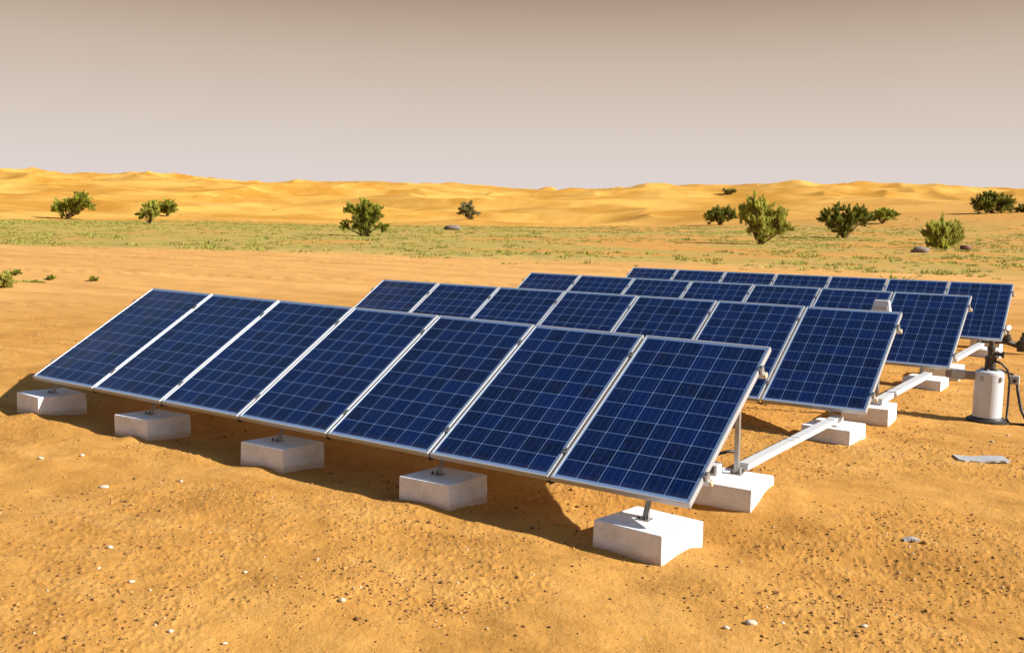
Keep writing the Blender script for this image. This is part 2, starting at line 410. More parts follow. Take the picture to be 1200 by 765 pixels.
MAT['leaf_grey'] = mat_leaf('grey_shrub_leaf', (.16, .15, .06), (.30, .28, .12))
MAT['leaf_dark'] = mat_leaf('dark_shrub_leaf', (.080, .085, .018), (.18, .185, .03), (.27, .27, .045))
MAT['grass'] = mat_leaf('dry_grass', (.19, .185, .035), (.34, .315, .075), (.24, .29, .045), .25)
MAT['bark'] = mat_simple('bark', (.10, .06, .035), .9, 0, .2, .6, 6)

# ------------------------------------------------------------------ the rows: fitted positions
ROWS = {  # origin of the lower right corner, yaw, slope along the row, tilt
    1: ((0, 0, 0), 0.0, -.0097, .5211),
    2: ((.2152, 3.7158, .0069), -.002, -.0023, .5211+.0005),
    3: ((.4081, 7.3551, .0015), -.0126, -.0026, .5211-.0076),
    4: ((.5997, 11.2815, -.004), .0051, -.001, .5211-.0101),
}
PITCH_W = 1.0134
LEGX = [-0.36, -2.03, -3.70, -5.37, -6.93]
FOOT = {}                       # (row, 'front'/'rear', k) -> world x, y, top z of the footing
for r_, (o_, ya, sl, tl) in ROWS.items():
    for k, lx in enumerate(LEGX):
        for side, ly in (('front', .12), ('rear', 1.30)):
            wx_ = o_[0] + lx*math.cos(ya) - ly*math.sin(ya); wy_ = o_[1] + lx*math.sin(ya) + ly*math.cos(ya)
            if r_ == 1: top = BLOCKS[1][k][2] if side == 'front' else -.115 - .0097*(lx+.36)
            else: top = (-.165 if side == 'front' else -.125) + o_[2] + sl*(lx+.36)
            if r_ == 1 and side == 'rear' and k == 0: wx_ += .19
            FOOT[(r_, side, k)] = (wx_, wy_, top)
for k in range(5):              # drifts of sand against the front footings
    x_, y_, t_ = FOOT[(1, 'front', k)]
    if k > 0:
        MOUNDS.append((x_+.06, y_-.24, .085, [0, .006, .022, .034, .030][k])); MOUNDS.append((x_-.34, y_-.25, .15, -.02))
    else:
        MOUNDS.append((x_+.32, y_+.05, .12, .035)); MOUNDS.append((x_+.16, y_-.36, .20, -.030)); MOUNDS.append((x_-.30, y_-.30, .15, -.02))
    MOUNDS.append((x_+.40, y_+.25, .2, -.03))
x_, y_, t_ = FOOT[(1, 'rear', 0)]
MOUNDS += [(x_+.30, y_+.05, .16, .05), (x_+.5, y_-.1, .3, .03)]

# ------------------------------------------------------------------ ground: one sheet to the horizon
def build_ground():
    rad = np.concatenate([np.linspace(.3, 3.2, 12), np.geomspace(3.25, 22, 560), np.geomspace(22.1, 130, 260), np.geomspace(130.5, 620, 320), np.geomspace(640, 4500, 16)])
    fineA = np.linspace(-.60, .60, 1000)
    wing = np.linspace(.62, math.pi, 46)
    ang = np.concatenate([-wing[::-1][1:], fineA, wing])       # wraps at +-pi
    ang = np.concatenate([[-math.pi], ang[0:]]) if ang[0] > -math.pi+1e-6 else ang
    A, D = np.meshgrid(ang, rad)
    r_, f_ = D*np.sin(A), D*np.cos(A)
    X = CAM[0] + r_*RT[0] + f_*FW[0]; Y = CAM[1] + r_*RT[1] + f_*FW[1]
    Z = np.concatenate([ground_z(X[i:i+100], Y[i:i+100]) for i in range(0, len(rad), 100)])
    nr, na = X.shape
    idx = np.arange(nr*na).reshape(nr, na)
    Fq = np.stack([idx[:-1, :-1], idx[:-1, 1:], idx[1:, 1:], idx[1:, :-1]], -1).reshape(-1, 4)[:, ::-1]
    me = raw_mesh('desert_ground', np.stack([X, Y, Z], -1).reshape(-1, 3), Fq, MAT['sand'], True)
    Df, S, _, _ = polar(X, Y)
    veg = sstep(-2, 10, Df-grass_lo(S)) * (1-sstep(150-25*np.clip(S, 0, 1), 196-10*np.clip(S, 0, 1), Df))
    patch = fbm(X/9, Y/9, 4, 91); veg = veg*sstep(.30, .62, patch + .16*(1-np.clip(S+.3, 0, 1)))
    veg = veg*(1-.25*np.clip(S, 0, 1))
    dune = sstep(150, 215, Df)*(1-.75*sstep(.45, 1.0, S)*(1-sstep(240, 360, Df)))
    for nm, arr in (('veg', veg), ('dune', dune), ('near', 1-sstep(18, 45, Df)), ('track', track_mask(Df, S))):
        at = me.attributes.new(nm, 'FLOAT', 'POINT'); at.data.foreach_set('value', arr.astype(np.float32).ravel())
    o = bpy.data.objects.new('desert_ground', me); COL.objects.link(o)
    tag(o, kind='structure')
build_ground()

# ------------------------------------------------------------------ solar arrays
def make_cells():
    b = MB(); b.box(LIP-.004, PW-LIP+.004, LIP-.004, PL-LIP+.004, -.006, 0, 1)
    b.m[1] = 0
    return b
def make_frame():
    b = MB(); lip, lo, hi = LIP, -.038, .003
    b.box(0, PW, 0, lip, lo, hi); b.box(0, PW, PL-lip, PL, lo, hi)
    b.box(0, lip, lip+.0005, PL-lip-.0005, lo, hi); b.box(PW-lip, PW, lip+.0005, PL-lip-.0005, lo, hi)
    return b
RAIL = (.27, 1.40)
def make_array(r_, label):
    o_, ya, sl, tl = ROWS[r_]
    root = empty('solar_array', Vector(o_) + Vector((0, 0, 0)))
    tag(root, label, 'solar panels', 'rows of solar panels')
    pr = first_array
    # frame of the tilted table, local: x along the row, y up the slope
    T = Matrix.Rotation(ya, 4, 'Z') @ Matrix.Rotation(math.atan(-sl)*-1*-1 if False else -math.atan(sl)*-1, 4, 'Y').inverted() @ Matrix.Rotation(tl, 4, 'X')
    for i in range(7):
        x0 = (i-7)*PITCH_W + (PITCH_W-PW)/2
        jig = random.Random(r_*10+i)
        L = T @ Matrix.Translation((x0, 0, 0)) @ Matrix.Rotation(jig.uniform(-.002, .002), 4, 'Z') @ Matrix.Translation((0, 0, jig.uniform(-.002, .002)))
        if pr is None and i == 0:
            p = make_cells().build('solar_panel', [MAT['cells'], MAT['backsheet']], root)
            f = make_frame().build('frame', MAT['alu'], p, bevel=.0025)
            jb = MB(); jb.box(.44, .56, 1.42, 1.52, -.030, -.0065)
            j = jb.build('junction_box', MAT['black'], p)
            protos.update(panel=p, frame=f, jbox=j)
        else:
            p = protos['panel'].copy(); COL.objects.link(p); p.parent = root
            for q in ('frame', 'jbox'):
                c = protos[q].copy(); COL.objects.link(c); c.parent = p
        p.matrix_local = L
    for y_ in RAIL:
        b = MB(); b.box(-7*PITCH_W-.012, .018, y_-.02, y_+.02, -.079, -.039)
        rl = b.build('rail', MAT['alu'], root, bevel=.003); rl.matrix_local = T
        b = MB(); b.box(.0185, .034, y_-.020, y_+.020, -.079, -.042)
        ec = b.build('end_cap', MAT['tan'], rl, bevel=.004)
        for i in range(8):
            b = MB(); xc = (i-7)*PITCH_W
            if i in (0, 7):
                e_ = 1 if i == 7 else -1
                b.box(*sorted((xc-e_*.018, xc+e_*.012)), y_-.025, y_+.025, .0035, .008); b.box(*sorted((xc-e_*.004, xc+e_*.012)), y_-.025, y_+.025, -.0385, .0035)
            else: b.box(xc-.022, xc+.022, y_-.025, y_+.025, .0035, .0075); b.box(xc-.007, xc+.007, y_-.02, y_+.02, -.0385, .0035)
            cl = b.build('clamp', MAT['galv'], root); cl.matrix_local = T
            b = MB(); b.lathe([(.0075, .0), (.0075, .006), (.004, .008)], 8, (xc, y_, .0077 if i not in (0, 7) else .0082))
            bo = b.build('bolt', MAT['bolt'], cl)
    inv = Matrix.Translation(Vector(o_)).inverted()
    for k, lx in enumerate(LEGX):
        for side, ry in (('front', RAIL[0]), ('rear', RAIL[1])):
            fx, fy, top = FOOT[(r_, side, k)]
            head = T @ Vector((lx + (.19 if (r_ == 1 and side == 'rear' and k == 0) else 0), ry, -.079))
            foot = Vector((fx, fy, top)) - Vector(o_)
            b = MB()
            if side == 'front':
                b.bar(foot+Vector((0, -.0, .004)), head+Vector((0, .004, .034)), .04, .006, up=(0, 1, 0))
            else:
                b.bar(foot+Vector((0, 0, .004)), head+Vector((0, 0, .02)), .034, .034, up=(0, 1, 0))
            lg = b.build('leg', MAT['galv'], root, bevel=.002)
            b = MB(); b.box(foot.x-.045, foot.x+.045, foot.y-.04, foot.y+.04, foot.z-.001, foot.z+.006)
            b.bar(foot+Vector((.030, -.0, .0065)), foot+Vector((.030, 0, .055)), .03, .005, up=(1, 0, 0))
            pl = b.build('base_plate', MAT['galv'], lg, bevel=.001)
            for sx in (-.032, .014):
                b = MB(); b.lathe([(.009, 0), (.009, .008), (.005, .009), (.005, .02)], 8, (foot.x+sx, foot.y-.024, foot.z+.0062))
                b.build('bolt', MAT['bolt'], pl)
    for i in range(1, 7):       # cable connectors hanging under the lower rim at the joints
        b = MB(); b.tube([T @ Vector(((i-7)*PITCH_W-.03, .012, -.044)), T @ Vector(((i-7)*PITCH_W, .004, -.058)), T @ Vector(((i-7)*PITCH_W+.03, .012, -.044))], .010, 8)
        b.build('cable_connector', MAT['black'], root)
    return root
protos = {}; first_array = None
LAB = {1: 'nearest row of seven tilted blue solar panels in silver frames',
       2: 'second row of blue solar panels, directly behind the nearest row',
       3: 'third row of blue solar panels, beside the white cylinder',
       4: 'farthest row of blue solar panels, closest to the sandy track'}
for r_ in (1, 2, 3, 4):
    a_ = make_array(r_, LAB[r_]); first_array = first_array or a_

# ------------------------------------------------------------------ concrete footings
def block_mesh(seed, w, d, h, skew=0.):
    rr = random.Random(seed); b = MB()
    def j(v, a=.005): return v + rr.uniform(-a, a)
    x, y = w/2, d/2; k = skew*y
    b.add([(j(-x-k), j(-y), -h), (j(x-k), j(-y), -h), (j(x+k), j(y), -h), (j(-x+k), j(y), -h),
           (j(-x+.004-k), j(-y+.004), 0), (j(x-.004-k), j(-y+.004), 0), (j(x-.004+k), j(y-.004), 0), (j(-x+.004+k), j(y-.004), 0)],
          [(0,3,2,1),(4,5,6,7),(0,1,5,4),(1,2,6,5),(2,3,7,6),(3,0,4,7)])
    return b
BL = {(1,'front',0): 'largest white concrete footing block, nearest the camera under the right end of the front row',
      (1,'front',1): 'white concrete block under the front row, second from its right end',
      (1,'front',2): 'white concrete block under the middle of the front row',
      (1,'front',3): 'white concrete block under the front row, second from its left end',
      (1,'front',4): 'white concrete block under the far left corner of the front row',
      (1,'rear',0): 'white concrete block behind the front row with an upright post standing on it',
      (2,'front',0): 'white concrete block under the right front corner of the second row, at a duct end',
      (2,'rear',0): 'white concrete block behind the right end of the second row',
      (3,'front',0): 'white concrete block under the right corner of the third row, left of the cylinder',
      (3,'rear',0): 'white concrete block behind the third row, mostly hidden by the dark pipe',
      (4,'front',0): 'white concrete block under the farthest row, behind the black valve stem'}
SIZE = {(1,'front',0): (.505, .45), (1,'front',1): (.45, .41), (1,'front',2): (.49, .41), (1,'front',3): (.46, .41), (1,'front',4): (.49, .45), (1,'rear',0): (.44, .50)}
POSE = {(1,'front',0): (-.10, .12, .03, .0), (1,'front',1): (.03, .16, .05, .0), (1,'front',2): (.0, .18, .05, .0), (1,'front',3): (.02, .26, .03, .0),
        (1,'front',4): (-.12, .22, -.03, .0), (1,'rear',0): (-.02, .0, .025, -.12), (2,'front',0): (-.05, .05, .05, -.04), (2,'rear',0): (.05, .05, .14, -.14),
        (3,'front',0): (-.02, .03, .06, .03), (4,'front',0): (.02, .0, .12, 0.), (3,'rear',0): (0., 0., .10, -.1)}
for key, (x_, y_, t_) in FOOT.items():
    w_, d_ = SIZE.get(key, (.46, .46))
    rr = random.Random(hash(key[0]*100+key[2]*7+(key[1] == 'rear')))
    yaw_, sk, ox, oy = POSE.get(key, (rr.uniform(-.06, .06), 0, .02, -.02 if key[1] == 'front' else -.10))
    ob = block_mesh(key[0]*31+key[2]*5+(key[1] == 'rear'), w_, d_, .30, sk).build('concrete_block', MAT['concrete'], bevel=.007)
    ob.location = (x_+ox, y_+oy, t_); ob.rotation_euler.z = yaw_
    lab = BL.get(key)
    if lab: tag(ob, lab, 'concrete block', 'white concrete footings')
    elif key[1] == 'rear': tag(ob, 'white concrete block under the back edge of a row, hidden behind its panels', 'concrete block', 'white concrete footings')
    else: tag(ob, 'white concrete block under the front edge of a rear row, hidden behind panels', 'concrete block', 'white concrete footings')

# ------------------------------------------------------------------ white cable ducts between the rows
def duct(pts, label, w=.095, h=.05):
    root = empty('cable_duct', pts[0]); tag(root, label, 'cable duct', 'white cable ducts')
    o = Vector(pts[0]); P = [Vector(p)-o for p in pts]
    V, Fc = [], []
    b = MB()
    for i, p in enumerate(P):
        t = (P[min(i+1, len(P)-1)]-P[max(i-1, 0)]).normalized(); s_ = t.cross(Vector((0,0,1))).normalized(); u = s_.cross(t)
        V += [p+s_*(a*w/2)+u*(c*h/2) for a, c in ((-1,-1),(1,-1),(1,1),(-1,1))]
    n_ = len(P)
    for i in range(n_-1):
        for k in range(4): Fc.append((i*4+k, i*4+(k+1) % 4, (i+1)*4+(k+1) % 4, (i+1)*4+k))
    Fc += [(3,2,1,0), ((n_-1)*4, (n_-1)*4+1, (n_-1)*4+2, (n_-1)*4+3)]
    b.add(V, Fc); tr = b.build('trough', MAT['duct'], root, bevel=.004)
    b = MB()
    for i in range(n_-1):       # cover sections with a small overhang
        a_, c_ = P[i], P[i+1]; t = (c_-a_).normalized(); u = t.cross(Vector((0,0,1))).normalized().cross(t)
        b.bar(a_+t*.01+u*(h/2+.0045), c_-t*.01+u*(h/2+.0045), w+.010, .007)
    b.build('cover', MAT['duct'], root, bevel=.002)
    return root
def gz(x, y): return float(ground_z(x, y))
d1a = FOOT[(1,'rear',0)]; d1b = FOOT[(2,'front',0)]
def seen(px, py, z): return tuple(at_z(px, py, z))
d2b = FOOT[(3,'front',0)]
duct([seen(871, 547, -.075), seen(925, 519, -.125), seen(931, 516, -.127), seen(972, 495, -.105), seen(984, 489.5, -.10)],
     'white cable duct running from the front row to the second row, the nearest one', .075, .042)
duct([seen(1029, 471, -.085), seen(1050, 459, -.10), seen(1083, 441.5, -.10), seen(1088, 439, -.10)],
     'white cable duct running from the second row to the third row, left of the cylinder', .085)
duct([seen(1117, 422, -.085), seen(1143, 407.5, -.10), seen(1150, 404, -.10)],
     'white cable duct running from the third row to the farthest row', .085)
# short black cable curling off the rear footing
b = MB(); q = Vector(d1a)
b.tube([q+Vector((-.22, -.12, .05)), q+Vector((-.20, -.10, .10)), q+Vector((-.14, -.05, .135)), q+Vector((-.08, .0, .155)), q+Vector((-.03, .03, .16))], .013, 8)
tag(b.build('power_cable', MAT['black'], smooth=True), 'short black cable curling beside the upright post behind the front row', 'cable')
b = MB(); b.box(-.075, .075, -.06, .06, 0, .075)
jb = empty('cable_box', q+Vector((-.17, -.09, .0005))); tag(jb, 'small white cable box on the block behind the front row', 'junction box')
b.build('body', MAT['duct'], jb, bevel=.006)
b = MB(); b.lathe([(.016, 0), (.016, .014), (.013, .018)], 12, (-.05, -.03, .0755)); b.build('gland', MAT['black'], jb)
b = MB(); b.box(.02, .055, -.069, -.0605, .015, .06); b.build('connector', MAT['bolt'], jb, bevel=.003)

# ------------------------------------------------------------------ housing seen over the top of the second row
hp = at_z(1033, 361, .82); d_ = ray(1033, 361); hp = CAM + d_*((5.32-CAM[1])/d_[1])
hb = empty('sensor_housing', hp); tag(hb, 'small white housing peeking over the top edge of the second row', 'sensor')
b = MB(); b.add([(-.10,-.05,-.06),(.10,-.05,-.06),(.10,.06,-.06),(-.10,.06,-.06),(-.075,-.02,.085),(.075,-.02,.085),(.075,.05,.085),(-.075,.05,.085)],
      [(0,3,2,1),(4,5,6,7),(0,1,5,4),(1,2,6,5),(2,3,7,6),(3,0,4,7)])
b.build('shell', MAT['white_metal'], hb, bevel=.008)
b = MB(); b.box(-.07, .07, -.058, -.046, -.02, .03); b.build('window', MAT['grey'], hb, bevel=.004)
b = MB(); b.tube([(0, .02, -.061), (0, .02, gz(hp[0], hp[1]+.02)-hp[2]-.15)], .02, 10); b.build('post', MAT['galv'], hb, smooth=True)

# ------------------------------------------------------------------ wellhead cylinder with valve
pb = at_z(1156, 491, -.285); pb[2] = gz(pb[0], pb[1])
pump = empty('wellhead_cylinder', pb); tag(pump, 'white upright cylinder with black valve stem on top and black base, right of the rows', 'pump')
b = MB(); b.lathe([(.134, .035), (.142, .04), (.142, .515), (.136, .535), (.11, .548), (.05, .553)], 40); b.build('tank', MAT['white_metal'], pump)
b = MB(); b.lathe([(.20, -.06), (.20, .025), (.188, .034), (.165, .038), (.154, .052), (.146, .056)], 36); b.build('base_flange', MAT['black'], pump)
b = MB(); b.lathe([(.068, .546), (.068, .556), (.056, .56), (.052, .655), (.058, .66), (.058, .69), (.032, .70), (.030, .755), (.040, .76), (.040, .795), (.026, .805), (.026, .85), (.016, .86)], 24)
b.tube([(.026, 0, .725), (.10, 0, .72)], [.02, .022], 12)
vs = b.build('valve_stem', MAT['iron'], pump)
b = MB(); b.lathe([(.034, -.012), (.036, 0), (.034, .012)], 16); kb = b.build('knob', MAT['iron'], vs, loc=(.112, 0, .719)); kb.rotation_euler = (0, R(90), 0)
for k in range(6):
    a = k*math.pi/3+.4; b = MB(); b.lathe([(.012, .0), (.012, .012), (.007, .013), (.007, .022)], 8, (.088*math.cos(a), .088*math.sin(a), .5482))
    b.build('bolt', MAT['galv'], pump)
for a in (-2.0, -.6):
    b = MB(); b.bar((.136*math.cos(a), .136*math.sin(a), .47), (.155*math.cos(a), .155*math.sin(a), .47), .03, .05)
    b.build('lug', MAT['galv'], pump, bevel=.002)
b = MB(); b.bar((.085, .07, .553), (.215, .10, .505), .03, .02); b.build('bracket', MAT['iron'], pump)
b = MB(); b.box(.185, .275, .05, .13, .41, .50)
jb2 = b.build('junction_box', MAT['grey'], pump, bevel=.006)
b = MB(); b.lathe([(.018, 0), (.018, .012), (.011, .016)], 12); kk = b.build('gland', MAT['black'], jb2, loc=(.235, .049, .45)); kk.rotation_euler = (R(90), 0, 0)
b = MB(); b.tube([(.045, -.05, .655), (.11, -.04, .63), (.165, -.0, .565), (.188, .02, .45), (.188, .02, .2), (.185, .01, .06), (.215, -.02, .012)], .012, 8)
b.build('hose', MAT['black'], pump, smooth=True)
pe = Vector((-.12, -.02, .478)); dirv = (Vector(at_z(1108, 438, pb[2]+.47))-Vector(pb)-pe); dirv.z = 0
ps = pe+dirv.normalized()*min(dirv.length, .62)
b = MB(); b.bar(ps, pe, .075, .085); pr = b.build('inlet_pipe', MAT['pipe'], pump, bevel=.015)
b = MB(); mid = ps.lerp(pe, .42); dirv.normalize(); b.bar(mid-dirv*.07, mid+dirv*.07, .09, .10); b.build('coupling', MAT['grey'], pr, bevel=.01)
b = MB(); px_, py_ = pb[0], pb[1]
def g3(dx, dy, up=.012): return (px_+dx, py_+dy, gz(px_+dx, py_+dy)+up)
b.tube([(px_+.255, py_+.09, pb[2]+.41), (px_+.27, py_+.085, pb[2]+.32), (px_+.31, py_+.07, pb[2]+.15), (px_+.36, py_+.04, pb[2]+.06), g3(.44, -.02), g3(.6, -.05), g3(.8, 0), g3(1.1, .08)], .015, 8)
tag(b.build('power_cable', MAT['black'], smooth=True), 'black cable looping from the grey box of the white cylinder down to the sand', 'cable')
b = MB(); b.tube([g3(.22, -.02), g3(.35, .02), g3(.5, .1), g3(.75, .12), g3(1.1, .22)], .012, 8)
tag(b.build('power_cable', MAT['black'], smooth=True), 'black cable lying flat on the sand right of the white cylinder', 'cable')

# black pipework at the right edge behind the farthest row
base = at_z(1166, 398, -.07)
def bp(px, py): return Vector(CAM + ray(px, py)*np.linalg.norm(base-CAM)/np.linalg.norm(ray(1166, 398)))
P0, P1, P2, P3 = bp(1151, 398), bp(1180, 400.5), bp(1196, 406), bp(1225, 413)
pipe = empty('black_pipe', P0); tag(pipe, 'black pipe with valves at the right end of the farthest row', 'pipe')
b = MB(); b.tube([(0,0,0), P1-P0, P2-P0, P3-P0], .045, 14); b.build('tube', MAT['iron'], pipe, smooth=True)
b = MB(); c = P1-P0; b.lathe([(.07, .03), (.07, .07), (.05, .08), (.05, .12), (.02, .125), (.02, .18)], 16, c); v1 = b.build('valve', MAT['iron'], pipe)
b = MB(); b.lathe([(.05, -.02), (.054, -.018), (.054, .018), (.048, .022)], 24); g1 = b.build('gauge', MAT['galv'], v1, loc=c+Vector((0, -.0, .225))); g1.rotation_euler = (R(80), 0, R(35))
b = MB(); b.lathe([(.042, .0), (.042, .003)], 24, (0, 0, .0225)); b.build('dial', MAT['glass'], g1)
b = MB(); c = P2-P0+Vector((.03, 0, 0)); b.lathe([(.085, -.08), (.09, .02), (.085, .09), (.05, .10), (.05, .15), (.03, .16), (.025, .23)], 18, c); v2 = b.build('valve', MAT['iron'], pipe)
b = MB(); b.bar(c+Vector((-.01, 0, .22)), c+Vector((.10, .02, .25)), .03, .012); b.build('lever', MAT['tan'], v2)
for t_ in (.05, .95):
    p_ = P0.lerp(P1, t_) if t_ < .5 else P2.lerp(P3, .6)
    b = MB(); b.tube([p_-P0+Vector((0,0,-.04)), (p_.x-P0.x, p_.y-P0.y, gz(p_.x, p_.y)-P0.z-.1)], .03, 10); b.build('support', MAT['iron'], pipe)

# ------------------------------------------------------------------ scrap on the sand
sp = at_z(1150, 536, -.275); ang = math.atan2(RT[1], RT[0])
def ground_patch(cx, cy, ang_, w, d, thick, seed, lift=.004):
    rr = np.random.default_rng(seed); b = MB(); n_ = 10; top, bot = [], []
    for i in range(n_+1):
        for j in (0, 1):
            u = (i/n_-.5)*w; v = (j-.5)*d*(.9+.2*rr.random()) ; x = cx+u*math.cos(ang_)-v*math.sin(ang_); y = cy+u*math.sin(ang_)+v*math.cos(ang_)
            z = gz(cx, cy)+lift+.004+.006*math.sin(i*.55+seed); top.append((x-cx, y-cy, z+thick)); bot.append((x-cx, y-cy, z-.008))
    V = top+bot; N = len(top); Fc = []
    for i in range(n_):
        a = 2*i; Fc.append((a, a+2, a+3, a+1)); Fc.append((N+a, N+a+1, N+a+3, N+a+2)); Fc.append((a, N+a, N+a+2, a+2)); Fc.append((a+1, a+3, N+a+3, N+a+1))
    Fc += [(0, 1, N+1, N), (2*n_, N+2*n_, N+2*n_+1, 2*n_+1)]
    b.add(V, Fc); return b
b = ground_patch(sp[0], sp[1], ang-.12, .42, .19, .008, 3)
tag(b.build('metal_strip', MAT['scrap'], loc=(sp[0], sp[1], 0), smooth=False), 'flat bent grey metal strip lying on the sand below the white cylinder', 'scrap')
sp = at_z(1067, 645, -.36)
b = ground_patch(sp[0], sp[1], ang-.05, .10, .035, .008, 5)
tag(b.build('metal_flake', MAT['scrap'], loc=(sp[0], sp[1], 0)), 'tiny grey flake of scrap on the open sand at the lower right', 'scrap')

# ------------------------------------------------------------------ stones
ICO_V = None
def ico():
    t = (1+5**.5)/2
    v = np.array([(-1,t,0),(1,t,0),(-1,-t,0),(1,-t,0),(0,-1,t),(0,1,t),(0,-1,-t),(0,1,-t),(t,0,-1),(t,0,1),(-t,0,-1),(-t,0,1)], float); v /= np.linalg.norm(v[0])
    f = np.array([(0,11,5),(0,5,1),(0,1,7),(0,7,10),(0,10,11),(1,5,9),(5,11,4),(11,10,2),(10,7,6),(7,1,8),(3,9,4),(3,4,2),(3,2,6),(3,6,8),(3,8,9),(4,9,5),(2,4,11),(6,2,10),(8,6,7),(9,8,1)])
    return v, f
IV, IF = ico()
def ico2():
    V = [tuple(p) for p in IV]; cache = {}; Fc = []
    def mid(a, b_):
        k = (min(a, b_), max(a, b_))
        if k not in cache:
            m = np.array(V[a])+np.array(V[b_]); m /= np.linalg.norm(m); V.append(tuple(m)); cache[k] = len(V)-1
        return cache[k]
    for a, b_, c in IF:
        x, y, z = mid(a, b_), mid(b_, c), mid(c, a); Fc += [(a,x,z),(b_,y,x),(c,z,y),(x,y,z)]
    return np.array(V), np.array(Fc)
IV2, IF2 = ico2()
def stones(n, dmin, dmax, smin, smax, seed, clump=None):
    g = np.random.default_rng(seed)
    D = np.sqrt(g.uniform(dmin**2, dmax**2, n*4)) if dmax < 9 else dmin*(dmax/dmin)**g.random(n*4)
    A = g.uniform(-.60, .60, n*4); r_, f_ = D*np.sin(A), D*np.cos(A)
    X = CAM[0]+r_*RT[0]+f_*FW[0]; Y = CAM[1]+r_*RT[1]+f_*FW[1]
    dens = sstep(.36, .66, fbm(X*.8, Y*.8, 3, 78)) * (.5+.5*sstep(.45, .6, fbm(X*3, Y*3, 2, 79))) + .06
    keep = np.nonzero(g.random(n*4) < dens)[0][:n]; X, Y = X[keep], Y[keep]
    n = len(X); Z = ground_z(X, Y)
    S = smin*(smax/smin)**(g.random(n)**2.6)
    V = IV[None]*(1+.35*(g.random((n, 12, 1))-.5))*(S[:, None, None]*(.7+.6*g.random((n, 1, 3)))); V[:, :, 2] *= .7
    a = g.uniform(0, 6.28, n); c, s = np.cos(a)[:, None], np.sin(a)[:, None]
    V = np.stack([V[:, :, 0]*c-V[:, :, 1]*s, V[:, :, 0]*s+V[:, :, 1]*c, V[:, :, 2]], -1)
    V += np.stack([X, Y, Z+S*.25], -1)[:, None, :]
    return V.reshape(-1, 3), (IF[None]+12*np.arange(n)[:, None, None]).reshape(-1, 3)
parts_ = [stones(14000, 3.6, 9, .003, .0105, 11), stones(7500, 9, 24, .005, .015, 12), stones(260, 3.8, 14, .010, .019, 13)]
V, Fc, off = [], [], 0
for v_, f_ in parts_: V.append(v_); Fc.append(f_+off); off += len(v_)
o = bpy.data.objects.new('gravel', raw_mesh('gravel', np.concatenate(V), np.concatenate(Fc), MAT['gravel'])); COL.objects.link(o)
tag(o, 'scattered dark and pale grit on the sand', 'gravel', kind='stuff')

def boulder(name, px, py, wpx, hpx, mat, label, cat, group=None, seed=1, squash=.8):
    P, t = on_ground(px, py); s_ = t/F_PX; g = np.random.default_rng(seed)
    v = IV2.copy(); d = 1+.45*(vnoise(v[:, 0]*1.7+seed*3.1, v[:, 1]*1.7+v[:, 2]*2.3, seed)-.5) + .12*(g.random(len(v))-.5)
    v = v*d[:, None]*np.array([wpx*s_/2, wpx*s_/2*.7, hpx*s_*.62]); a = ang+.2*(g.random()-.5)
    V = np.stack([v[:, 0]*math.cos(a)-v[:, 1]*math.sin(a), v[:, 0]*math.sin(a)+v[:, 1]*math.cos(a), v[:, 2]+hpx*s_*.35], -1)
    o = bpy.data.objects.new(name, raw_mesh(name, V, IF2, mat)); COL.objects.link(o); o.location = P
    tag(o, label, cat, group); return o
pebs = [(401,706,11,6),(129,643,9,5),(154,683,10,4),(200,739,9,5),(122,571,13,4),(96,536,7,4),(212,564,6,4),(880,730,17,7),(851,735,9,5),(917,729,7,4),(1013,733,10,4),(263,752,8,4),(287,670,7,4),(48,539,8,4)]
for i, (x_, y_, w_, h_) in enumerate(pebs):
    where = 'lower left' if x_ < 450 else 'lower right'
    boulder('white_pebble', x_, y_, w_*.85, h_*.75, MAT['pale_stone'], 'small whitish pebble lying on the open sand in front of the panels', 'pebble', 'white pebbles on the sand', i+40)
boulder('grey_rock', 531, 269.5, 18, 6, MAT['rock'], 'low dark grey rock in the grass below the lone round shrub', 'rock', seed=3)
boulder('grey_rock', 1078, 296, 22, 7, MAT['rock'], 'grey rock at the left foot of the broom-like shrub', 'rock', seed=5)
boulder('brown_rock', 1132, 293, 14, 6, MAT['brown_rock'], 'brown rock right of the broom-like shrub', 'rock', seed=6)

